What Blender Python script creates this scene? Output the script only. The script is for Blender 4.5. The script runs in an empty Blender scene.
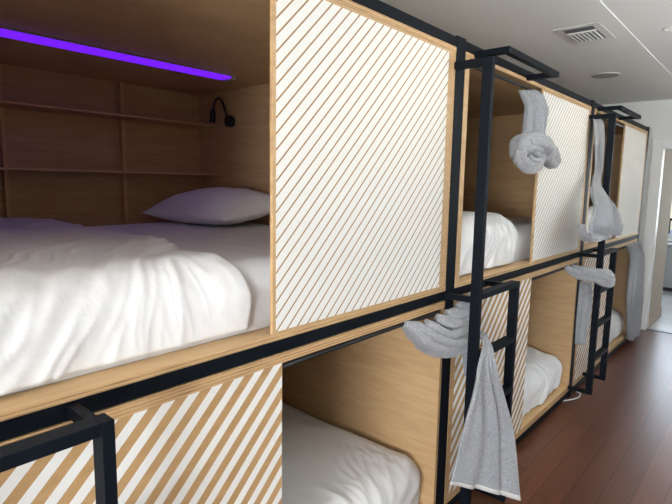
import bpy, bmesh, math, random
from mathutils import Vector, Matrix, noise
random.seed(7)
S = bpy.context.scene
COL = S.collection
PITCH, Y00 = 1.945, 0.035           # bay pitch and the first post line (metres); bunks run along +Y, corridor is +X

# ------------------------------------------------------------------ materials
def mat(name, col, rough=0.5, metal=0.0, spec=0.5):
    m = bpy.data.materials.new(name); m.use_nodes = True
    b = m.node_tree.nodes['Principled BSDF']
    b.inputs['Base Color'].default_value = (*col, 1); b.inputs['Roughness'].default_value = rough
    b.inputs['Metallic'].default_value = metal; b.inputs['Specular IOR Level'].default_value = spec
    return m
def N(m, t, **kw):
    n = m.node_tree.nodes.new(t)
    for k, v in kw.items(): setattr(n, k, v)
    return n
def L(m, a, b): m.node_tree.links.new(a, b)
def bsdf(m): return m.node_tree.nodes['Principled BSDF']
def coord(m, scale=(1, 1, 1), rot=(0, 0, 0), loc=(0, 0, 0)):
    tc = N(m, 'ShaderNodeTexCoord'); mp = N(m, 'ShaderNodeMapping')
    mp.inputs['Scale'].default_value = scale; mp.inputs['Rotation'].default_value = rot; mp.inputs['Location'].default_value = loc
    L(m, tc.outputs['Object'], mp.inputs['Vector']); return mp.outputs['Vector']
def ramp(m, fac, stops):
    r = N(m, 'ShaderNodeValToRGB'); e = r.color_ramp.elements
    while len(e) < len(stops): e.new(0.5)
    for i, (p, c) in enumerate(stops): e[i].position = p; e[i].color = (*c, 1)
    L(m, fac, r.inputs['Fac']); return r.outputs['Color']
def noise_tex(m, vec, scale, detail=4, rough=.55, dist=0):
    n = N(m, 'ShaderNodeTexNoise'); n.inputs['Scale'].default_value = scale; n.inputs['Detail'].default_value = detail
    n.inputs['Roughness'].default_value = rough; n.inputs['Distortion'].default_value = dist
    L(m, vec, n.inputs['Vector']); return n.outputs['Fac']
def bump(m, h, strength=.3, dist=.002):
    b = N(m, 'ShaderNodeBump'); b.inputs['Strength'].default_value = strength; b.inputs['Distance'].default_value = dist
    L(m, h, b.inputs['Height']); L(m, b.outputs['Normal'], bsdf(m).inputs['Normal'])
def math_n(m, op, a, b=None):
    n = N(m, 'ShaderNodeMath', operation=op)
    for i, v in enumerate((a, b)):
        if v is None: continue
        if isinstance(v, (int, float)): n.inputs[i].default_value = v
        else: L(m, v, n.inputs[i])
    return n.outputs[0]
def mixc(m, fac, a, b):
    n = N(m, 'ShaderNodeMix', data_type='RGBA')
    L(m, fac, n.inputs['Factor'])
    for k, v in ((6, a), (7, b)):
        if isinstance(v, tuple): n.inputs[k].default_value = (*v, 1)
        else: L(m, v, n.inputs[k])
    return n.outputs[2]

PLY_A, PLY_B, PLY_C = (.49, .315, .155), (.56, .375, .20), (.42, .262, .122)
def ply_color(m):
    v = coord(m, (1.6, 1.6, 14)); f = noise_tex(m, v, 2.2, 5, .6, 1.2)
    return ramp(m, f, [(.25, PLY_C), (.5, PLY_A), (.75, PLY_B)])
M = {}
m = M['ply'] = mat('birch_plywood', PLY_A, .5); L(m, ply_color(m), bsdf(m).inputs['Base Color'])
m = M['ply_ledge'] = mat('birch_plywood_shelf_face', PLY_A, .42)  # paler copy of the plywood, with the lit look put into the colour
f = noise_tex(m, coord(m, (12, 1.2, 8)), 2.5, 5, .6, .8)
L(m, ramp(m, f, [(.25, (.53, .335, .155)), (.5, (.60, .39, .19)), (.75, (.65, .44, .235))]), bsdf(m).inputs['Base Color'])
def ply_edge(name, axis):
    m = mat(name, PLY_A, .6); tc = N(m, 'ShaderNodeTexCoord'); sp = N(m, 'ShaderNodeSeparateXYZ'); L(m, tc.outputs['Object'], sp.inputs[0])
    s = math_n(m, 'SINE', math_n(m, 'MULTIPLY', sp.outputs[axis], 2 * math.pi / .0095))
    f = math_n(m, 'ADD', math_n(m, 'MULTIPLY', s, .24), noise_tex(m, coord(m, (3, 3, 60)), 3, 3))
    L(m, ramp(m, f, [(.12, (.22, .12, .05)), (.45, (.49, .30, .14)), (.85, (.59, .39, .20))]), bsdf(m).inputs['Base Color']); return m
M['edge_h'] = ply_edge('plywood_edge_layers', 'Z'); M['edge_v'] = ply_edge('plywood_edge_layers_upright', 'Y')
def stripes(name, period, phase, width, white, k=1):
    """white paint with bare plywood stripes rising at 45 degrees; wood where frac((z-y-phase)/period) < width"""
    m = mat(name, white, .75, 0, .2); tc = N(m, 'ShaderNodeTexCoord'); sp = N(m, 'ShaderNodeSeparateXYZ'); L(m, tc.outputs['Object'], sp.inputs[0])
    v = math_n(m, 'SUBTRACT', sp.outputs['Z'], sp.outputs['Y'])
    v = math_n(m, 'DIVIDE', math_n(m, 'ADD', math_n(m, 'SUBTRACT', v, phase), 100 * period), period)
    isw = math_n(m, 'LESS_THAN', math_n(m, 'FRACT', v), width)
    wood = ramp(m, noise_tex(m, coord(m, (2, 2, 16)), 3, 4), [(.3, tuple(k * c for c in (.42, .25, .11))), (.7, tuple(k * c for c in (.50, .31, .145)))])
    L(m, mixc(m, isw, white, wood), bsdf(m).inputs['Base Color']); bump(m, isw, -.3, .001); return m
M['thin'] = stripes('white_paint_thin_wood_lines', .0430, 1.069 - .0037, .165, (.77, .76, .72), .68)
M['wide'] = stripes('white_and_wood_wide_stripes', .0704, .507 - .036, .51, (.80, .79, .76))
m = M['steel'] = mat('black_powder_coated_steel', (.0035, .006, .010), .55, 0, .12); bump(m, noise_tex(m, coord(m), 900, 2), .05, .0005)
def cloth(name, a, b, rough=.9, sc=260, bs=.15):
    m = mat(name, a, rough, 0, .2); f = noise_tex(m, coord(m), sc, 3, .6)
    L(m, ramp(m, f, [(.35, a), (.65, b)]), bsdf(m).inputs['Base Color'])
    bsdf(m).inputs['Sheen Weight'].default_value = .15; bump(m, f, bs, .001); return m
M['duvet'] = cloth('white_cotton_duvet_cover', (.74, .735, .735), (.77, .768, .765), .85, 120, .05)
M['sheet'] = cloth('white_cotton_fitted_sheet', (.79, .805, .825), (.82, .835, .85), .85, 160, .05)
M['pillow'] = cloth('white_cotton_pillowcase', (.76, .76, .77), (.80, .80, .81), .85, 160, .05)
def tweed(name, a, b):
    m = mat(name, a, .95, 0, .15)
    f1 = noise_tex(m, coord(m, (110, 110, 420)), 1, 2, .7); f2 = noise_tex(m, coord(m, (360, 360, 90)), 1, 2, .7)
    f = math_n(m, 'MULTIPLY', math_n(m, 'ADD', f1, f2), .5)
    L(m, ramp(m, f, [(.33, a), (.67, b)]), bsdf(m).inputs['Base Color']); bump(m, f, .4, .001)
    bsdf(m).inputs['Sheen Weight'].default_value = .3; return m
M['curtain'] = tweed('grey_melange_curtain_cloth', (.15, .155, .17), (.405, .412, .43))
M['hem'] = mat('pale_curtain_hem_tape', (.62, .60, .58), .9)
m = M['wall'] = mat('white_wall_paint', (.72, .73, .71), .8); bump(m, noise_tex(m, coord(m), 220, 3), .06, .001)
m = M['ceil'] = mat('white_ceiling_paint', (.78, .77, .74), .85); bump(m, noise_tex(m, coord(m), 160, 3), .06, .001)
M['taupe'] = mat('taupe_wall_paint', (.27, .24, .21), .8)  # dark tone made up for unseen walls, to cut bounce into the bunks
M['trim'] = mat('white_gloss_trim_paint', (.76, .76, .745), .4)
m = M['beige'] = mat('beige_wall_paint', (.40, .325, .25), .8); bump(m, noise_tex(m, coord(m), 200, 3), .05, .001)
# floor boards running along Y
m = M['floor'] = mat('dark_red_brown_hardwood', (.1, .03, .015), .3)
vec = coord(m, (1, 1, 1), (0, 0, math.pi / 2))
br = N(m, 'ShaderNodeTexBrick'); L(m, vec, br.inputs['Vector'])
br.inputs['Color1'].default_value = (.3, .3, .3, 1); br.inputs['Color2'].default_value = (.75, .75, .75, 1); br.inputs['Mortar'].default_value = (0, 0, 0, 1)
br.inputs['Scale'].default_value = 1; br.inputs['Mortar Size'].default_value = .0022; br.inputs['Mortar Smooth'].default_value = .3
br.inputs['Brick Width'].default_value = 1.15; br.inputs['Row Height'].default_value = .127; br.offset = .37; br.offset_frequency = 3
gr = noise_tex(m, coord(m, (30, 1.6, 1)), 1.6, 3, .5, 0)
fac = math_n(m, 'ADD', math_n(m, 'MULTIPLY', br.outputs['Color'], .5), math_n(m, 'MULTIPLY', gr, .45))
c = ramp(m, fac, [(.25, (.060, .020, .010)), (.5, (.100, .034, .017)), (.8, (.150, .056, .028))])
c = mixc(m, br.outputs['Fac'], c, (.015, .006, .004))
L(m, c, bsdf(m).inputs['Base Color'])
L(m, math_n(m, 'ADD', math_n(m, 'MULTIPLY', gr, .06), .28), bsdf(m).inputs['Roughness'])
bump(m, br.outputs['Fac'], -.15, .0015)
# pale tile of the next room
m = M['tile'] = mat('pale_grey_floor_tile', (.5, .5, .5), .3)
br = N(m, 'ShaderNodeTexBrick'); L(m, coord(m), br.inputs['Vector'])
br.inputs['Color1'].default_value = (.50, .51, .51, 1); br.inputs['Color2'].default_value = (.43, .44, .44, 1); br.inputs['Mortar'].default_value = (.3, .3, .3, 1)
br.inputs['Scale'].default_value = 1; br.inputs['Mortar Size'].default_value = .004; br.inputs['Brick Width'].default_value = .6; br.inputs['Row Height'].default_value = .3
L(m, br.outputs['Color'], bsdf(m).inputs['Base Color'])
M['black_plastic'] = mat('black_plastic', (.008, .008, .010), .45)
M['vent_white'] = mat('white_enamelled_metal', (.70, .69, .66), .45)
M['vent_dark'] = mat('dark_vent_recess', (.13, .135, .14), .9)
M['speaker'] = mat('grey_speaker_mesh', (.36, .36, .34), .8)
M['cord'] = mat('white_cord', (.7, .7, .7), .5)
M['greyfab'] = mat('grey_cabinet_paint', (.33, .335, .34), .7)
M['aluminium'] = mat('brushed_aluminium', (.55, .55, .56), .35, .9)
def emit(name, col, s):
    m = mat(name, col, .5); bsdf(m).inputs['Emission Color'].default_value = (*col, 1); bsdf(m).inputs['Emission Strength'].default_value = s; return m
M['led'] = emit('violet_led_diffuser', (.17, .012, 1.0), .82)
M['lens'] = emit('warm_white_downlight_lens', (1, .86, .66), 18)
m = M['glass'] = mat('clear_window_glass', (1, 1, 1), .02); bsdf(m).inputs['Transmission Weight'].default_value = 1.0; bsdf(m).inputs['IOR'].default_value = 1.02

# ------------------------------------------------------------------ mesh helpers
class MB:
    def __init__(s): s.bm = bmesh.new(); s.mats = []
    def mi(s, m):
        if m not in s.mats: s.mats.append(m)
        return s.mats.index(m)
    def box(s, x0, x1, y0, y1, z0, z1, m, front=None, bevel=0):
        """axis box; front = another material for the face looking at +X"""
        r = bmesh.ops.create_cube(s.bm, size=1)
        vs = r['verts']
        for v in vs: v.co = Vector(((x0 + x1) / 2 + v.co.x * (x1 - x0), (y0 + y1) / 2 + v.co.y * (y1 - y0), (z0 + z1) / 2 + v.co.z * (z1 - z0)))
        fs = {f for v in vs for f in v.link_faces}; i = s.mi(m)
        for f in fs:
            f.material_index = i
            f.normal_update()
            if front and f.normal.x > .9: f.material_index = s.mi(front)
        if bevel:
            es = {e for v in vs for e in v.link_edges}
            bmesh.ops.bevel(s.bm, geom=list(es), offset=bevel, segments=2, affect='EDGES', profile=.5)
        return s
    def ring_loft(s, rings, m, cap=True, closed=True):
        i = s.mi(m); vv = [[s.bm.verts.new(p) for p in r] for r in rings]
        n = len(vv[0])
        for a, b in zip(vv, vv[1:]):
            for k in range(n if closed else n - 1):
                f = s.bm.faces.new((a[k], a[(k + 1) % n], b[(k + 1) % n], b[k])); f.material_index = i; f.smooth = True
        if cap and closed:
            for r in (vv[0], vv[-1]):
                f = s.bm.faces.new(r); f.material_index = i
        return s
    def tube(s, pts, rad, m, n=12, lobes=0, amp=0, twist=0, flat=1.0, cap=True):
        pts = [Vector(p) for p in pts]; rings = []; up = None
        for k, p in enumerate(pts):
            t = (pts[min(k + 1, len(pts) - 1)] - pts[max(k - 1, 0)]).normalized()
            if up is None:
                up = Vector((1, 0, 0)) if abs(t.x) < .8 else Vector((0, 0, 1))
            u = (up - t * up.dot(t)).normalized(); w = t.cross(u); up = u
            r = rad[k] if isinstance(rad, (list, tuple)) else rad
            ring = []
            for q in range(n):
                a = 2 * math.pi * q / n
                rr = r * (1 + amp * math.sin(lobes * a + twist * k / max(1, len(pts) - 1) * 6.283))
                ring.append(p + u * math.cos(a) * rr * flat + w * math.sin(a) * rr)
            rings.append(ring)
        return s.ring_loft(rings, m, cap)
    def cyl(s, c, axis, r, h, m, n=24, r2=None):
        c = Vector(c); a = Vector(axis).normalized()
        return s.tube([c, c + a * h], [r, r if r2 is None else r2], m, n)
    def build(s, name, parent=None, smooth=False, recalc=True):
        if recalc: bmesh.ops.recalc_face_normals(s.bm, faces=s.bm.faces)
        o = finish(name, s.bm, s.mats, parent)
        if smooth:
            for p in o.data.polygons: p.use_smooth = True
        return o
def finish(name, bm, mats, parent):
    off = Vector((0, 0, 0)); q = parent
    while q is not None: off += q.location; q = q.parent
    if parent is not None: bm.transform(Matrix.Translation(-off))
    me = bpy.data.meshes.new(name); bm.to_mesh(me); bm.free()
    for m in mats: me.materials.append(m)
    o = bpy.data.objects.new(name, me); COL.objects.link(o)
    if parent is not None: o.parent = parent
    return o
def spline(pts, n=24):
    pts = [Vector(p) for p in pts]; out = []
    P = [pts[0] * 2 - pts[1]] + pts + [pts[-1] * 2 - pts[-2]]
    segs = len(pts) - 1; per = max(2, n // segs)
    for i in range(segs):
        a, b, c, d = P[i:i + 4]
        for k in range(per):
            t = k / per
            out.append(.5 * ((2 * b) + (c - a) * t + (2 * a - 5 * b + 4 * c - d) * t * t + (3 * b - a - 3 * c + d) * t ** 3))
    out.append(pts[-1]); return out
def interp(vals, n):
    out = []
    for i in range(n):
        t = i / (n - 1) * (len(vals) - 1); k = min(int(t), len(vals) - 2); out.append(vals[k] + (vals[k + 1] - vals[k]) * (t - k))
    return out
def thing(name, label, cat, loc=(0, 0, 0), group=None):
    o = bpy.data.objects.new(name, None); COL.objects.link(o); o.location = loc; o.empty_display_size = .1
    return tag(o, label, cat, group)
def tag(o, label, cat, group=None):
    o['label'] = label; o['category'] = cat
    if group: o['group'] = group
    return o
def struct(o): o['kind'] = 'structure'; return o
def sbox(name, x0, x1, y0, y1, z0, z1, m, bevel=0):
    return struct(MB().box(x0, x1, y0, y1, z0, z1, m, bevel=bevel).build(name))
def post_y(i): return Y00 + PITCH * i

# ------------------------------------------------------------------ the setting
XL, XR, YB, YF, ZC = -1.90, 2.55, -2.6, 6.45, 2.50
sbox('floor', XL - .1, XR + .1, YB - .1, YF + .02, -.08, 0, M['floor'])
sbox('floor_tile', -1.0, 3.4, YF + .06, 9.6, -.08, 0, M['tile'])
sbox('trim_1', .042, 1.05, YF + .02, YF + .06, -.08, .004, M['black_plastic'])        # dark threshold strip
sbox('ceiling', XL - .1, .262, YB - .1, YF + .1, ZC, ZC + .1, M['ceil'])
sbox('ceiling_raised', .262, XR + .1, YB - .1, YF + .1, 2.505, ZC + .1, M['ceil'])
sbox('wall_left', XL - .1, XL, YB - .1, YF + .1, 0, ZC, M['wall'])
def wall_with_holes(name, axis, at, th, a0, a1, z0, z1, holes, m):
    """a wall of boxes round rectangular openings (a_lo, a_hi, z_lo, z_hi), joined in one mesh"""
    mb = MB(); cuts = sorted(holes); pos = a0
    def bx(a, b, c, d):
        if b - a < 1e-4 or d - c < 1e-4: return
        if axis == 'x': mb.box(at, at + th, a, b, c, d, m)
        else: mb.box(a, b, at, at + th, c, d, m)
    for (h0, h1, c0, c1) in cuts:
        bx(pos, h0, z0, z1); bx(h0, h1, z0, c0); bx(h0, h1, c1, z1); pos = h1
    bx(pos, a1, z0, z1)
    return struct(mb.build(name))
WR = [(1.7, 3.5, 1.45, 2.2), (4.2, 5.9, 1.45, 2.2)]  # unseen windows, placed to light the ceiling and spare the bunk interiors
WB = [(.75, 2.45, .35, 2.25)]
wall_with_holes('wall_right', 'x', XR, .12, YB - .1, YF + .1, 0, 2.505, WR, M['taupe'])
wall_with_holes('wall_back', 'y', YB - .12, .12, XL, XR, 0, 2.505, WB, M['taupe'])
wall_with_holes('wall_far', 'y', YF, .10, XL, XR, 0, 2.505, [(.042, 1.05, 0, 2.005)], M['wall'])
wall_with_holes('wall_next_room_back', 'y', 9.6, .12, -1.0, 3.4, 0, ZC, [(-.42, 1.6, .80, 2.15)], M['wall'])
sbox('wall_next_room_left', -.10, .055, YF + .1, 7.30, 0, ZC, M['beige'])
sbox('wall_next_room_side', -1.1, -1.0, 7.0, 9.7, 0, ZC, M['wall'])
sbox('wall_next_room_front', -1.0, -.10, YF + .1, YF + .2, 0, ZC, M['wall'])
sbox('wall_next_room_right', 3.4, 3.5, YF + .1, 9.7, 0, ZC, M['wall'])
sbox('ceiling_next_room', -1.1, 3.5, YF + .1, 9.72, ZC, ZC + .1, M['ceil'])
sbox('baseboard_next_room', .055, .068, YF + .1, 7.313, 0, .12, M['beige'])
# door casing on the far wall
mb = MB()
for x0, x1 in ((-.055, .042), (1.05, 1.147)): mb.box(x0, x1, YF - .018, YF, 0, 2.10, M['trim'], bevel=.004)
mb.box(.042, 1.05, YF - .018, YF, 2.005, 2.10, M['trim'], bevel=.004)
mb.box(.042, .052, YF - .018, YF + .1, 0, 2.005, M['trim']); mb.box(1.035, 1.05, YF - .018, YF + .1, 0, 2.005, M['trim'])
mb.box(.052, 1.035, YF - .018, YF + .1, 1.99, 2.005, M['trim'])
struct(mb.build('trim_2'))
sbox('baseboard_far', XL, -.055, YF - .015, YF, 0, .11, M['trim'])
def window(name, axis, at, a0, a1, z0, z1, mull=1):
    mb = MB(); fr = .05
    def bx(a, b, c, d, d0=-.03, d1=.03, m=M['trim']):
        if axis == 'x': mb.box(at + d0, at + d1, a, b, c, d, m)
        else: mb.box(a, b, at + d0, at + d1, c, d, m)
    bx(a0, a0 + fr, z0, z1); bx(a1 - fr, a1, z0, z1); bx(a0 + fr, a1 - fr, z0, z0 + fr); bx(a0 + fr, a1 - fr, z1 - fr, z1)
    for k in range(1, mull + 1):
        c = a0 + (a1 - a0) * k / (mull + 1); bx(c - .02, c + .02, z0 + fr, z1 - fr)
    bx(a0 + fr, a1 - fr, z0 + fr, z1 - fr, -.004, .004, M['glass'])
    o = mb.build(name); struct(o); return o
for i, (a, b, c, d) in enumerate(WR): window('window_%d' % (i + 1), 'x', XR + .06, a, b, c, d)
window('window_4', 'y', YB - .06, *WB[0])
window('window_5', 'y', 9.66, -.42, 1.6, .80, 2.15, 2)
sbox('trim_3', -.50, 1.68, 9.50, 9.60, .745, .80, M['trim'], .004)      # window sill of the next room
sbox('floor_outside', -4, 6, 9.9, 16, .3, .5, M['greyfab'])
rail = thing('balcony_railing', 'dark railing outside the bright window of the room beyond', 'railing', (.5, 10.4, .5))
mb = MB()
mb.box(-1.5, 2.5, 10.38, 10.42, 1.03, 1.07, M['steel']); mb.build('handrail', rail)
mb = MB()
for k in range(33): mb.box(-1.5 + k * .125, -1.48 + k * .125, 10.39, 10.41, .5, 1.03, M['steel'])
mb.build('balusters', rail)

# ------------------------------------------------------------------ steel frame of the bunks
D = -1.82
frame = thing('steel_bunk_frame', 'black square-tube steel frame that carries all the plywood bunks', 'frame', (0, 0, 0))
st = M['steel']
for i in range(4):
    y = post_y(i)
    for x in (0, D):
        MB().box(x - .06, x, y - .031, y + .044, 0, 2.168, st, bevel=.003).build('post', frame)
for x, nm in ((0, 'front'), (D, 'rear')):
    for i in range(3):
        y0, y1 = post_y(i) + .044, post_y(i + 1) - .031
        for zz0, zz1, k in ((2.122, 2.162, 'top_beam'), (1.067, 1.108, 'middle_beam'), (.012, .052, 'bottom_beam')):
            MB().box(x - .05, x - (.004 if x == 0 else 0), y0, y1, zz0, zz1, st, bevel=.002).build(k, frame)
for i in range(4):
    for zz0, zz1 in ((2.122, 2.162), (1.067, 1.108), (.012, .052)):
        MB().box(D, -.06, post_y(i) - .02, post_y(i) + .02, zz0, zz1, st, bevel=.002).build('cross_beam', frame)

# ------------------------------------------------------------------ plywood bunks
ORD = ['first', 'second', 'third']
def bunk(i, upper, pan0, label):
    """one plywood sleeping box; pan0/pan1 = extent of its front panel along the bay"""
    Y = post_y(i); y0, y1 = Y + .049, Y + PITCH - .036
    t = thing('bunk_box', label, 'bunk', (0, Y, 0), 'plywood bunks')
    z0, z1 = (1.108, 2.120) if upper else (.060, 1.065)
    pt = .019
    # floor board with a paler top face (its lit look is in the colour) and layered front edge
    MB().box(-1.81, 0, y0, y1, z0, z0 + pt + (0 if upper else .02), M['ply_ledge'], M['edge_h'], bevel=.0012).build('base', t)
    zb = z0 + pt + (0 if upper else .02)
    rt = .019 if upper else .030
    MB().box(-1.81, 0, y0, y1, z1 - rt, z1, M['ply'], M['edge_h'], bevel=.0012).build('roof', t)
    zt = z1 - rt
    MB().box(-1.81, -.001, y0, y0 + .038, zb, zt, M['ply'], M['edge_v'] if not upper else M['ply'], bevel=.001).build('side_wall', t)
    MB().box(-1.81, -.001, y1 - .020, y1, zb, zt, M['ply'], M['edge_v'], bevel=.001).build('side_wall', t)
    MB().box(-1.81, -1.792, y0 + .038, y1 - .020, zb, zt, M['ply']).build('back_wall', t)
    # front panel: plywood board with a painted face a hair above it
    if upper: a, b = Y + pan0, y1 - .0205
    else: a, b = y0 + .0385, Y + pan0
    mb = MB().box(-.0135, -.0015, a, b, zb + .0005, zt - .0005, M['ply'], M['ply'], bevel=.001)
    mb.build('front_panel', t)
    if upper: a2, b2, c2, d2 = a + .012, b - .038, zb + .008, zt - .012
    else: a2, b2, c2, d2 = a, b, zb, zt
    fa = MB(); k = fa.mi(M['thin'] if upper else M['wide'])
    fa.box(-.0014, -.0004, a2, b2, c2, d2, M['thin'] if upper else M['wide'])
    pan = [c for c in t.children if c.name.startswith('front_panel')][0]
    fo = fa.build('painted_face', pan)
    # shelves along the back wall, their uprights
    if upper:
        for zs in (1.600, 1.895):
            MB().box(-1.792, -1.595, y0 + .046, y1 - .021, zs, zs + .010, M['ply'], M['ply_ledge'], bevel=.001).build('shelf', t)  # front edge coloured paler to read as lit where little light reaches
        for yy in ((.78, 1.369) if i == 0 else (1.369,)):
            for c, d in ((zb + .2, 1.5995), (1.6105, 1.8945), (1.9055, zt - .0005)):
                MB().box(-1.7915, -1.755, Y + yy - .009, Y + yy + .009, c, d, M['ply'], M['ply_ledge']).build('shelf_divider', t)
    return t
UP = [.914, .965, .985]; LOW = [.950, .985, .975]
bunk(0, True, UP[0], 'upper plywood bunk nearest the viewer with violet ceiling light and back shelves')
bunk(1, True, UP[1], 'upper plywood bunk in the middle behind the tall black ladder rail and knotted curtain')
bunk(2, True, UP[2], 'upper plywood bunk at the far end next to the white wall')
bunk(0, False, LOW[0], 'lower plywood bunk nearest the viewer with wide white and wood diagonal stripes')
bunk(1, False, LOW[1], 'lower plywood bunk in the middle behind the long grey hanging curtain')
bunk(2, False, LOW[2], 'lower plywood bunk at the far end behind the third ladder')

# ------------------------------------------------------------------ light strip and reading lamp of the near upper bunk
ls = thing('light_strip', 'violet glowing light strip under the ceiling of the nearest upper bunk', 'light', (-1.17, .9, 2.10))
MB().box(-1.215, -1.11, .12, 1.70, 2.094, 2.1005, M['aluminium']).build('channel', ls)
MB().box(-1.206, -1.118, .125, 1.665, 2.086, 2.0939, M['led'], bevel=.002).build('diffuser', ls)
MB().box(-1.20, -1.125, 1.67, 1.70, 2.082, 2.0939, M['aluminium'], bevel=.002).build('end_cap', ls)
ye = post_y(1) - .036 - .020
rl = thing('reading_lamp', 'small black gooseneck reading lamp on the end wall above the pillow', 'lamp', (-1.46, ye, 1.92))
MB().cyl((-1.455, ye - .0005, 1.918), (0, -1, 0), .034, .030, M['black_plastic'], 28).build('wall_plate', rl)
g = spline([(-1.455, ye - .03, 1.93), (-1.455, ye - .05, 1.98), (-1.472, ye - .058, 2.030), (-1.507, ye - .06, 2.050), (-1.542, ye - .06, 2.025), (-1.556, ye - .06, 1.985)], 30)
MB().tube(g, .007, M['black_plastic'], 10).build('gooseneck', rl, True)
MB().tube([(-1.556, ye - .06, 1.99), (-1.558, ye - .06, 1.975), (-1.566, ye - .06, 1.925), (-1.567, ye - .06, 1.915)], [.011, .017, .018, .016], M['black_plastic'], 18).build('lamp_head', rl, True)

# ------------------------------------------------------------------ bedding
def fbm(p, o=3): return sum(noise.noise(p * (2 ** k)) / (2 ** k) for k in range(o))
def ridge(p): return (1 - abs(noise.noise(p))) ** 3
def bed_profile(s, x_back, x_front, z_top, z_bot, r):
    """arc-length walk: flat top from the back, rounded front, then down"""
    flat = (x_front - r) - x_back; arc = r * math.pi / 2; down = z_top - r - z_bot; tot = flat + arc + down; d = s * tot
    if d < flat: return Vector((x_back + d, 0, z_top)), Vector((0, 0, 1))
    if d < flat + arc:
        a = (d - flat) / r; return Vector((x_front - r + r * math.sin(a), 0, z_top - r + r * math.cos(a))), Vector((math.sin(a), 0, math.cos(a)))
    return Vector((x_front, 0, z_top - r - (d - flat - arc))), Vector((1, 0, 0))
def mattress(i, upper, label):
    Y = post_y(i); zb = 1.1275 if upper else .0995
    t = thing('mattress', label, 'mattress', (0, Y, zb), 'bunk mattresses')
    y0, y1 = Y + .10, Y + PITCH - .075; x0, x1 = -1.58, -.078; z0, z1 = zb, zb + .205
    bm = bmesh.new(); bmesh.ops.create_cube(bm, size=1)
    for v in bm.verts: v.co = Vector(((x0 + x1) / 2 + v.co.x * (x1 - x0), (y0 + y1) / 2 + v.co.y * (y1 - y0), (z0 + z1) / 2 + v.co.z * (z1 - z0)))
    top = [e for e in bm.edges if all(v.co.z > z1 - .01 for v in e.verts)] + [e for e in bm.edges if abs(e.verts[0].co.z - e.verts[1].co.z) > .1]
    bmesh.ops.bevel(bm, geom=top, offset=.075, segments=8, affect='EDGES', profile=.5)
    bmesh.ops.subdivide_edges(bm, edges=[e for e in bm.edges if e.calc_length() > .3], cuts=40, use_grid_fill=True)
    for v in bm.verts:
        if v.co.z > z0 + .03:
            p = v.co.copy(); d = .006 * fbm(Vector((p.x * 3, p.y * 9, p.z * 3 + i * 7)))
            v.co += Vector((.5 * d, 0, d * .6))
    o = finish('fitted_sheet', bm, [M['sheet']], t)
    for p in o.data.polygons: p.use_smooth = True
    return t
def duvet(i, upper, label, yL, edge, z_top, seed, folds=1.0, x_front=-.070, r=.11):
    """quilt draped over the mattress: edge(s) is where it stops towards the pillow"""
    Y = post_y(i); zb = 1.1285 if upper else .1005
    NS, NY = 170, 210; bm = bmesh.new(); G = []
    for a in range(NS + 1):
        s = a / NS; row = []
        for b in range(NY + 1):
            v = b / NY; e = edge(s); y = yL + (e - yL) * v
            P, n = bed_profile(s, -1.66, x_front, z_top, zb + .012, r)
            q = Vector((y, s * 2.0, seed))
            warp = Vector((fbm(q * 1.7, 2), fbm(q * 1.9 + Vector((9, 3, 1)), 2), 0)) * .22
            w = q + warp
            ang = .55 + .5 * noise.noise(q * .8)
            u1 = w.x * math.cos(ang) + w.y * math.sin(ang); u2 = -w.x * math.sin(ang) + w.y * math.cos(ang)
            h = .020 * fbm(q * 2.1, 2)
            h += folds * .020 * ridge(Vector((u1 * 7.5, u2 * 1.6, seed + 3))) * (.35 + .65 * max(0, min(1, .5 + 1.3 * noise.noise(q * 1.6 + Vector((4, 4, 4))))))
            h += folds * .012 * ridge(Vector((u1 * 17, u2 * 3.2, seed + 11))) * max(0, min(1, .5 + 1.6 * noise.noise(q * 2.3 + Vector((1, 7, 2)))))
            h += folds * .0065 * ridge(Vector((u1 * 30, u2 * 5, seed + 17))) * max(0, min(1, .45 + 1.8 * noise.noise(q * 2.9 + Vector((3, 5, 9))))) + .003 * fbm(q * 14, 2)
            edge_fall = min(1, (1 - v) / .05); edge_fall = edge_fall * (2 - edge_fall)
            h = h * (.35 + .65 * edge_fall) - .030 * (1 - edge_fall)
            bot = min(1, (1 - s) / .06)
            P = P + n * (h + .012) + Vector((0, .012 * noise.noise(q * 5), 0))
            P.x += -.010 * (1 - bot) ** 2
            P.z = max(P.z, zb + .003 + .004 * abs(noise.noise(q * 6)))
            row.append(bm.verts.new((P.x, P.y + y, P.z)))
        G.append(row)
    for a in range(NS):
        for b in range(NY):
            f = bm.faces.new((G[a][b], G[a][b + 1], G[a + 1][b + 1], G[a + 1][b])); f.smooth = True
    bmesh.ops.recalc_face_normals(bm, faces=bm.faces)
    t = finish('duvet', bm, [M['duvet']], None)
    t.data.transform(Matrix.Translation((0, -Y, 0))); t.location = (0, Y, 0)
    md = t.modifiers.new('thick', 'SOLIDIFY'); md.thickness = .012; md.offset = -1
    tag(t, label, 'duvet', 'white duvets on the bunks'); return t
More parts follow.
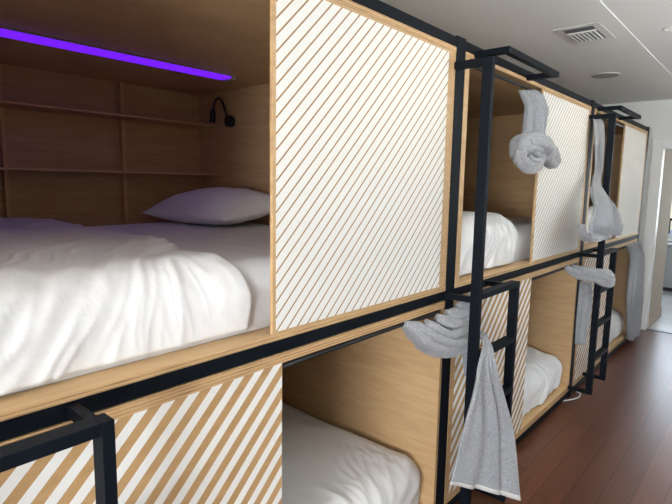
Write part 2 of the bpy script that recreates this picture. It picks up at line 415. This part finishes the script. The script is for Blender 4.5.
def pillow(i, upper, label, x0, x1, yc, zc, w=.42, h=.13, tilt=.2):
    n = 60; mb = bmesh.new(); top, bot = [], []
    for side, store in ((1, top), (-1, bot)):
        for a in range(n + 1):
            row = []
            for b in range(n + 1):
                u, v = a / n * 2 - 1, b / n * 2 - 1
                k = max(0, (1 - abs(u) ** 2.6)) ** .55 * max(0, (1 - abs(v) ** 2.4)) ** .55
                pin = 1 - .06 * (1 - abs(u)) * abs(v) - .06 * (1 - abs(v)) * abs(u)
                x = (x0 + x1) / 2 + u * (x1 - x0) / 2 * pin; y = v * w / 2 * pin
                wr = .006 * ridge(Vector((u * 5 + 2 * v, v * 2, 3))) + .006 * noise.noise(Vector((u * 3, v * 3, 8)))
                z = side * (h / 2) * k * (1.2 if side > 0 else .8) + wr * k * side
                row.append((x, yc + y * math.cos(tilt) - z * math.sin(tilt), zc + y * math.sin(tilt) + z * math.cos(tilt)))
            store.append(row)
    for store in (top, bot):
        vs = [[mb.verts.new(p) for p in r] for r in store]
        for a in range(n):
            for b in range(n): mb.faces.new((vs[a][b], vs[a + 1][b], vs[a + 1][b + 1], vs[a][b + 1])).smooth = True
    bmesh.ops.remove_doubles(mb, verts=mb.verts, dist=.0004); bmesh.ops.recalc_face_normals(mb, faces=mb.faces)
    o = finish('pillow', mb, [M['pillow']], None); return tag(o, label, 'pillow')
NAMEM = {(0, True): 'mattress in white sheet showing beside the duvet in the nearest upper bunk', (1, True): 'mattress in white sheet in the middle upper bunk behind the ladder rail',
         (2, True): 'mattress in white sheet in the far upper bunk behind the flared curtain', (0, False): 'mattress in white sheet under the quilt in the nearest lower bunk',
         (1, False): 'mattress in white sheet in the middle lower bunk near the floor', (2, False): 'mattress in white sheet in the far lower bunk near the floor'}
for k, v in NAMEM.items(): mattress(k[0], k[1], v)
duvet(0, True, 'big rumpled white duvet spread over the nearest upper bunk', post_y(0) + .09, lambda s: .945 - .075 * math.exp(-((s - .80) / .1) ** 2) + .10 * max(0, .7 - s), 1.342, 2.0, .72)
duvet(1, True, 'white duvet in the middle upper bunk seen behind the tall ladder rail', post_y(1) + .09, lambda s: post_y(1) + .90 + .04 * math.sin(s * 5), 1.375, 9.0)
duvet(2, True, 'white duvet in the far upper bunk behind the flared grey curtain', post_y(2) + .09, lambda s: post_y(2) + 1.2, 1.36, 15.0)
duvet(0, False, 'crumpled white quilt on the nearest lower bunk, half in shade', post_y(0) + .09, lambda s: post_y(1) - .068, .318, 21.0, 1.05, -.055, .09)
duvet(1, False, 'white quilt on the middle lower bunk beside the plywood end wall', post_y(1) + .09, lambda s: post_y(2) - .068, .318, 33.0, 1.0, -.055, .09)
duvet(2, False, 'white quilt on the far lower bunk seen behind the third ladder', post_y(2) + .09, lambda s: post_y(3) - .10, .318, 41.0, .9, -.055, .09)
pillow(0, True, 'white pillow on the nearest upper bunk below the black reading lamp', -1.64, -.88, 1.66, 1.418, .46, .17, .16)

# ------------------------------------------------------------------ ladders
def ladder(yl, yr, rungs, label, x0=.122, x1=.165, tall=True, zb=0):
    t = thing('bunk_ladder', label, 'ladder', (.145, yl, 0), 'black steel bunk ladders')
    w = .025; zt = 1.119
    MB().box(x0, x1, yl, yl + w, zb, 2.06 if tall else zt, st, bevel=.002).build('tall_rail', t)
    MB().box(x0, x1, yr, yr + w, zb, zt, st, bevel=.002).build('short_rail', t)
    MB().box(x0, x1, yl + w, yr, zt - .025, zt, st, bevel=.002).build('top_bar', t)
    for z in rungs: MB().box(x0, x1, yl + w, yr, z - .0125, z + .0125, st, bevel=.002).build('rung', t)
    for y in (yl, yr): MB().box(.0005, x0, y, y + w, 1.078, 1.103, st, bevel=.002).build('bracket', t)
    MB().box(.0005, x0, yl, yl + w, 2.03, 2.06, st, bevel=.002).build('bracket', t)
    for y in (yl, yr): MB().box(.0005, x0, y, y + w, zb + .001, zb + .026, st, bevel=.002).build('bracket', t)
    return t
ladder(-.02, .384, (.84, .59, .34), 'black ladder at the near end, its top corner before the wide stripes')
ladder(1.93, 2.333, (.84, .59, .34), 'black ladder beside the middle bunk with the long curtain draped over it')
ladder(3.845, 4.215, (.84, .59, .34), 'black ladder at the far bunk near the white wall', zb=.085)
def grab(y0, y1, label):
    mb = MB(); z0, z1 = 2.108, 2.134
    t = thing('grab_bar', label, 'handrail', (0, (y0 + y1) / 2, 2.14), 'top grab bars')
    MB().box(.0005, .155, y0, y0 + .03, z0, z1, st, bevel=.002).build('arm', t)
    MB().box(.0005, .155, y1 - .03, y1, z0, z1, st, bevel=.002).build('arm', t)
    MB().box(.125, .155, y0 + .03, y1 - .03, z0, z1, st, bevel=.002).build('bar', t)
grab(2.10, 2.72, 'black grab bar jutting from the top rail over the middle bunk ladder')
grab(4.03, 4.68, 'black grab bar jutting from the top rail over the far bunk ladder')

# ------------------------------------------------------------------ curtain rods
def rod(y0, y1, z, label):
    t = thing('curtain_rod', label, 'curtain rod', (-.014, (y0 + y1) / 2, z), 'curtain rods')
    MB().cyl((-.014, y0, z), (0, 1, 0), .008, y1 - y0, M['black_plastic'], 14).build('rod', t, True)
rod(post_y(1) + .089, post_y(1) + .963, 2.078, 'thin black curtain rod under the roof edge of the middle upper bunk')
rod(post_y(0) + .951, post_y(1) - .057, 1.018, 'thin black curtain rod over the nearest lower opening')
rod(post_y(1) + .986, post_y(2) - .057, 1.018, 'thin black curtain rod over the middle lower opening')
rod(post_y(2) + .089, post_y(2) + .984, 2.078, 'thin black curtain rod in the far upper bunk')
rod(post_y(2) + .976, post_y(3) - .057, 1.018, 'thin black curtain rod over the far lower opening')

# ------------------------------------------------------------------ curtains
def soft(mb, name, parent, *a):
    """the overlapping fold rolls of one bunched cloth, finely rumpled"""
    for v in mb.bm.verts:
        p = v.co; v.co = p + Vector((noise.noise(p * 26), noise.noise(p * 26 + Vector((5, 1, 2))), noise.noise(p * 26 + Vector((2, 8, 4))))) * .0045
    return mb.build(name, parent, True)
def sheet(rows, nu, nv, folds, name, parent, m, th=.004, hem=None):
    """open cloth: rows of (left point, right point, bulge towards +X); folds(u, v) pushes the cloth along X"""
    bm = bmesh.new(); G = []
    ls = spline([r[0] for r in rows], nv); rs = spline([r[1] for r in rows], nv); k = len(ls); bl = interp([r[2] for r in rows], k)
    for a in range(k):
        row = []
        for b in range(nu + 1):
            u = b / nu; p = ls[a].lerp(rs[a], u); v = a / (k - 1)
            row.append(bm.verts.new(p + Vector((folds(u, v) + bl[a] * 4 * u * (1 - u), 0, 0))))
        G.append(row)
    for a in range(k - 1):
        for b in range(nu):
            f = bm.faces.new((G[a][b], G[a][b + 1], G[a + 1][b + 1], G[a + 1][b])); f.smooth = True
            if hem and a >= k - 2: f.material_index = 1
    bmesh.ops.recalc_face_normals(bm, faces=bm.faces)
    o = finish(name, bm, [m] + ([hem] if hem else []), parent)
    md = o.modifiers.new('thick', 'SOLIDIFY'); md.thickness = th; md.offset = 0
    return o
CU = M['curtain']
# the knotted one on the middle upper bunk
t = thing('curtain', 'grey curtain tied in a fat knot high on the middle upper bunk', 'curtain', (.03, 2.75, 1.65), 'grey bunk curtains')
rings = []
for k in range(16):
    v = k / 15; ry = .168 * (1 - v) + .128 * v; rx = .022 + .016 * v
    cx, cy, cz = -.006 + .042 * min(1, v * 3), 2.785 - .05 * v, 2.072 - .27 * v
    ring = []
    for q in range(90):
        a = 2 * math.pi * q / 90; yy = math.sin(a); pl = .012 * math.sin(yy * 6 + 1) - sum(dp * math.exp(-((yy - c0 - .06 * v) / .055) ** 2) for c0, dp in ((-.30, .06), (.16, .055), (.50, .06), (-.66, .03)))
        ring.append(Vector((cx + rx * math.cos(a) + (pl * min(1, .35 + v * 3) if math.cos(a) > 0 else 0), cy + ry * yy, cz - .025 * max(0, -yy) * (1 - v))))
    rings.append(ring)
MB().ring_loft(rings, CU).build('gathered_heading', t, True)
mb = MB()
p = spline([(.06, 2.49, 1.70), (.062, 2.50, 1.750), (.072, 2.59, 1.772), (.078, 2.71, 1.770), (.078, 2.81, 1.762), (.072, 2.90, 1.735), (.068, 2.97, 1.705), (.066, 2.995, 1.69)], 56)
mb.tube(p, interp([.036, .05, .060, .062, .058, .050, .042, .034], len(p)), CU, 56, 5, .10, .6)
p = spline([(.075, 2.475, 1.745), (.08, 2.475, 1.695), (.09, 2.53, 1.668), (.095, 2.61, 1.668), (.09, 2.69, 1.695), (.08, 2.75, 1.735)], 40)
mb.tube(p, interp([.026, .034, .036, .036, .034, .03], len(p)), CU, 40, 4, .14, .5)
p = spline([(.10, 2.53, 1.715), (.115, 2.555, 1.692), (.12, 2.61, 1.690), (.118, 2.625, 1.715), (.11, 2.585, 1.728)], 30)
mb.tube(p, interp([.012, .016, .017, .016, .012], len(p)), CU, 24, 3, .12, .4)
p = spline([(.10, 2.52, 1.775), (.125, 2.62, 1.775), (.125, 2.73, 1.755), (.11, 2.83, 1.735)], 36)
mb.tube(p, interp([.018, .028, .028, .018], len(p)), CU, 36, 3, .14, .4)
soft(mb, 'knot', t, .006, 3, .004, 22)
# the bunched one on the nearest lower bunk, its end draped over the ladder
t = thing('curtain', 'long grey curtain bunched below the beam, its free end hanging over the middle ladder', 'curtain', (.05, 1.9, .2), 'grey bunk curtains')
mb = MB()
def roll(pts, rad, lob=4, amp=.14, tw=.5, n=56):
    p = spline(pts, 60); mb.tube(p, interp(rad, len(p)), CU, n, lob, amp, tw)
roll([(-.01, 1.640, 1.022), (.01, 1.69, .985), (.030, 1.77, .925), (.048, 1.90, .880), (.055, 2.02, .880), (.06, 2.09, .93)], [.016, .036, .048, .052, .048, .034], 3, .10, .3)
roll([(.015, 1.67, 1.012), (.045, 1.735, .975), (.072, 1.81, .930), (.085, 1.93, .905), (.078, 2.06, .925)], [.016, .028, .030, .028, .024], 3, .16, .6)
roll([(.035, 1.73, 1.018), (.060, 1.77, .990), (.078, 1.83, .955), (.085, 1.93, .950), (.075, 2.07, .975)], [.016, .024, .024, .022, .02], 2, .16, .6)
roll([(.040, 1.80, 1.022), (.060, 1.83, 1.005), (.072, 1.89, .990), (.078, 1.98, .992), (.070, 2.08, 1.010)], [.018, .026, .028, .028, .024], 3, .14, .3)
roll([(.050, 1.875, 1.026), (.065, 1.93, 1.020), (.070, 2.00, 1.026), (.066, 2.075, 1.040)], [.020, .028, .030, .028], 2, .16, .3)
roll([(.058, 1.955, 1.050), (.064, 2.01, 1.056), (.062, 2.08, 1.066)], [.016, .024, .022], 3, .12, .3)
roll([(.06, 2.06, .91), (.055, 2.085, .85), (.05, 2.095, .78), (.05, 2.10, .70)], [.045, .036, .026, .016], 4, .2, .2)
soft(mb, 'bunched_top', t, .0055, 3, .0035, 24)
def tail_fold(u, v):
    w = min(1, v * 2.2)
    return w * (.018 * math.sin(u * 9 + .6) + .010 * math.sin(u * 21 + 2 * v) - .035 * math.exp(-((u - (.62 + .10 * v)) / .035) ** 2) + .012 * noise.noise(Vector((u * 3, v * 3, 2))))
sheet([((.095, 2.045, .925), (.12, 2.10, .915), .0), ((.150, 2.005, .895), (.165, 2.055, .875), .01), ((.180, 1.868, .822), (.185, 2.045, .805), .015), ((.186, 1.795, .690), (.205, 2.135, .625), .02),
       ((.188, 1.735, .560), (.235, 2.205, .425), .02), ((.190, 1.665, .425), (.300, 2.200, .140), .0)], 70, 60, tail_fold, 'hanging_end', t, CU, .005, M['hem'])
# the swag on the middle lower bunk
t = thing('curtain', 'pale grey curtain wrapped as a swag round the far ladder below the beam', 'curtain', (.1, 3.8, .4), 'grey bunk curtains')
mb = MB()
roll([(.00, 3.58, 1.03), (.06, 3.62, .985), (.15, 3.66, .975), (.212, 3.75, .935), (.212, 3.88, .925), (.16, 3.97, .93)], [.018, .03, .036, .036, .034, .026])
roll([(.02, 3.66, 1.02), (.10, 3.69, .995), (.19, 3.73, .985), (.215, 3.83, .970), (.18, 3.95, .970)], [.02, .03, .034, .032, .022], 3)
soft(mb, 'swag', t, .006, 3, .0035, 24)
sheet([((.06, 3.72, .92), (.10, 3.82, .90), .01), ((.06, 3.71, .75), (.11, 3.83, .74), .015), ((.055, 3.73, .60), (.10, 3.82, .60), .015), ((.05, 3.76, .46), (.09, 3.82, .45), .01)], 30, 30,
      lambda u, v: .012 * math.sin(u * 14), 'hanging_end', t, CU)
# the twisted one on the far upper bunk
t = thing('curtain', 'grey curtain hanging twisted and flaring out on the far upper bunk', 'curtain', (.15, 3.8, 1.2), 'grey bunk curtains')
sheet([((-.03, 3.99, 2.085), (-.03, 4.13, 2.085), .0), ((.045, 3.80, 1.99), (.05, 4.02, 2.00), .01), ((.06, 3.84, 1.74), (.07, 4.00, 1.73), .01), ((.10, 3.68, 1.61), (.11, 3.82, 1.62), .0), ((.155, 3.42, 1.51), (.175, 3.64, 1.50), .02),
       ((.185, 3.25, 1.42), (.19, 3.78, 1.41), .035), ((.19, 3.15, 1.345), (.195, 3.92, 1.32), .045), ((.185, 3.20, 1.275), (.195, 3.90, 1.255), .03)], 70, 60,
      lambda u, v: (.025 * math.sin(u * 19 + 1) + .014 * math.sin(u * 7 - v * 3)) * (v if v < .5 else 1) + .035 * max(0, min(1, (v - .5) / .15)), 'cloth', t, CU, .006)
mb = MB()
roll([(.205, 3.14, 1.345), (.212, 3.18, 1.285), (.225, 3.31, 1.262), (.232, 3.52, 1.262), (.228, 3.74, 1.264), (.205, 3.91, 1.31)], [.016, .024, .026, .024, .022, .014], 3, .2)
soft(mb, 'rolled_hem', t, .006, 3, .0035, 24)
# the open one on the far lower bunk
t = thing('curtain', 'long grey curtain drawn open at the far end of the lower bunk, reaching the floor', 'curtain', (.02, 5.6, .04), 'grey bunk curtains')
sheet([((.01, 5.30, 1.035), (.03, 5.74, 1.04), .0), ((.03, 5.40, .93), (.04, 5.80, .93), .02), ((.035, 5.40, .78), (.045, 5.86, .78), .02), ((.035, 5.38, .58), (.05, 5.92, .58), .02), ((.035, 5.44, .42), (.05, 5.97, .42), .02), ((.035, 5.66, .06), (.05, 6.00, .05), .0)],
      110, 40, lambda u, v: .034 * math.sin(u * 38) + .008 * math.sin(u * 11), 'cloth', t, CU, .005)

# ------------------------------------------------------------------ ceiling fittings
t = thing('air_vent', 'white rectangular air vent with slats in the ceiling', 'vent', (.045, 3.46, ZC))
vx0, vx1, vy0, vy1 = -.062, .150, 3.285, 3.635
mb = MB()
for b in ((vx0 - .02, vx0 + .022, vy0 - .02, vy1 + .02), (vx1 - .022, vx1 + .02, vy0 - .02, vy1 + .02), (vx0 + .022, vx1 - .022, vy0 - .02, vy0 + .022), (vx0 + .022, vx1 - .022, vy1 - .022, vy1 + .02)):
    mb.box(*b, ZC - .004, ZC - .0005, M['vent_white'])
mb.build('frame', t)
MB().box(vx0 + .022, vx1 - .022, vy0 + .022, vy1 - .022, ZC - .004, ZC - .0005, M['vent_dark']).build('recess', t)  # flat plate; the shade of the vent's hollow is put into its colour
for k in range(7):
    xx = vx0 + .032 + k * .0235
    MB().box(xx - .004, xx + .004, vy0 + .115, vy1 - .024, ZC - .012, ZC - .0045, M['vent_white']).build('slat', t)
MB().box(vx0 + .023, vx1 - .023, vy0 + .100, vy0 + .112, ZC - .012, ZC - .0045, M['vent_white']).build('slat', t)
t = thing('ceiling_speaker', 'flat round grey speaker grille in the ceiling beyond the vent', 'speaker', (-.16, 4.79, ZC))
MB().cyl((-.16, 4.79, ZC - .0005), (0, 0, -1), .112, .005, M['vent_white'], 40).build('ring', t)
MB().cyl((-.16, 4.79, ZC - .0055), (0, 0, -1), .102, .003, M['speaker'], 40).build('grille', t)
DL = [(.47, -.12), (.47, 1.78), (.465, 3.67), (.47, 5.45)]
for k, (x, y) in enumerate(DL):
    t = thing('downlight', ('round recessed downlight in the corridor ceiling near the viewer beside the nearest bunk opening', 'round recessed downlight in the corridor ceiling beside the nearest striped panel', 'small round recessed downlight in the corridor ceiling right of the air vent', 'round recessed downlight in the corridor ceiling close to the doorway')[k], 'ceiling light', (x, y, 2.505), 'downlights')
    mb = MB(); rg = []
    for rr, zz in ((.028, -.0005), (.028, -.004), (.045, -.006), (.047, -.0005)):
        rg.append([Vector((x + rr * math.cos(a * .19635), y + rr * math.sin(a * .19635), 2.505 + zz)) for a in range(32)])
    mb.ring_loft(rg, M['vent_white'], cap=False); mb.build('trim_ring', t, True)
    MB().cyl((x, y, 2.5245), (0, 0, -1), .027, .002, M['lens'], 24).build('lens', t)
    ld = bpy.data.lights.new('downlight_lamp', 'SPOT'); ld.energy = (4.5, 7.5, 7.5, 3.5)[k]; ld.color = (1, .84, .64); ld.spot_size = math.radians(125); ld.spot_blend = .55; ld.shadow_soft_size = .06
    lo = bpy.data.objects.new('downlight_lamp', ld); COL.objects.link(lo); lo.location = (x, y, 2.496)
# small white cord on the floor by the far ladder
g = spline([(-.01, 3.80, .006), (.03, 3.87, .006), (.055, 3.95, .006), (.045, 4.03, .006), (.015, 4.05, .006)], 30)
tag(MB().tube(g, .005, M['cord'], 8).build('power_cord', None, True), 'thin white cord lying on the floor at the foot of the far ladder', 'cord')
# grey cabinet below the window of the next room
t = thing('low_cabinet', 'low grey cabinet under the bright window in the room beyond the doorway', 'cabinet', (.6, 9.3, 0))
MB().box(-.5, 1.6, 9.18, 9.495, .06, .70, M['greyfab'], bevel=.006).build('carcass', t)
MB().box(-.52, 1.62, 9.16, 9.497, .7005, .735, M['greyfab'], bevel=.006).build('top', t)
for k in range(3): MB().box(-.49 + k * .70, .19 + k * .70, 9.162, 9.1795, .07, .69, M['greyfab'], bevel=.004).build('door', t)
MB().box(-.46, 1.56, 9.22, 9.48, 0, .06, M['black_plastic']).build('plinth', t)

# ------------------------------------------------------------------ daylight and added ceiling fill
def area(name, loc, rot, sx, sy, e, col):
    d = bpy.data.lights.new(name, 'AREA'); d.shape = 'RECTANGLE'; d.size = sx; d.size_y = sy; d.energy = e; d.color = col
    o = bpy.data.objects.new(name, d); COL.objects.link(o); o.location = loc; o.rotation_euler = rot; return o
h = math.pi / 2
for k, (a, b, c, d) in enumerate(WR):
    area('window_groundlight', (XR - .02, (a + b) / 2, (c + d) / 2), (0, h + 1.4, 0), .5, b - a - .1, [88, 32][k], (.90, .97, 1))  # added uplight, tilted to brighten the ceiling and keep the bunks dark
a, b, c, d = WB[0]
area('window_daylight', ((a + b) / 2, YB + .03, (c + d) / 2), (h, 0, 0), b - a - .1, d - c - .1, 39, (.82, .91, 1))
area('window_groundlight', ((a + b) / 2, YB + .03, (c + d) / 2), (h + .55, 0, 0), b - a - .1, .8, 145, (.96, .98, 1))  # second lamp added at this window, aimed up to brighten the far ceiling
area('window_daylight', (.6, 9.48, 1.5), (-h, 0, 0), 1.9, 1.25, 32, (.88, .95, 1))
w = bpy.data.worlds.new('sky'); S.world = w; w.use_nodes = True
bg = w.node_tree.nodes['Background']; sky = w.node_tree.nodes.new('ShaderNodeTexSky'); sky.sky_type = 'NISHITA'; sky.sun_disc = False
sky.sun_elevation = math.radians(38); sky.sun_rotation = math.radians(200)
w.node_tree.links.new(sky.outputs[0], bg.inputs[0]); bg.inputs[1].default_value = .3

# ------------------------------------------------------------------ camera
cd = bpy.data.cameras.new('camera'); cam = bpy.data.objects.new('camera', cd); COL.objects.link(cam)
R = [[0.7525609537239235, 0.09966649550960838, -0.6509367101362251], [0.6583142690715696, -0.08900097038262456, 0.7474631431767831], [0.016563033143229378, -0.9910325004477827, -0.1325905312958353]]
cam.matrix_world = Matrix(((R[0][0], -R[0][1], -R[0][2], 1.06), (R[1][0], -R[1][1], -R[1][2], 0), (R[2][0], -R[2][1], -R[2][2], 1.56), (0, 0, 0, 1)))
cd.sensor_width = 36; cd.lens = 508.52 * 36 / 672; cd.clip_start = .02
S.camera = cam
S.view_settings.view_transform = 'Standard'; S.view_settings.look = 'None'; S.view_settings.exposure = 0.4; S.view_settings.gamma = 1
S.view_settings.use_curve_mapping = False
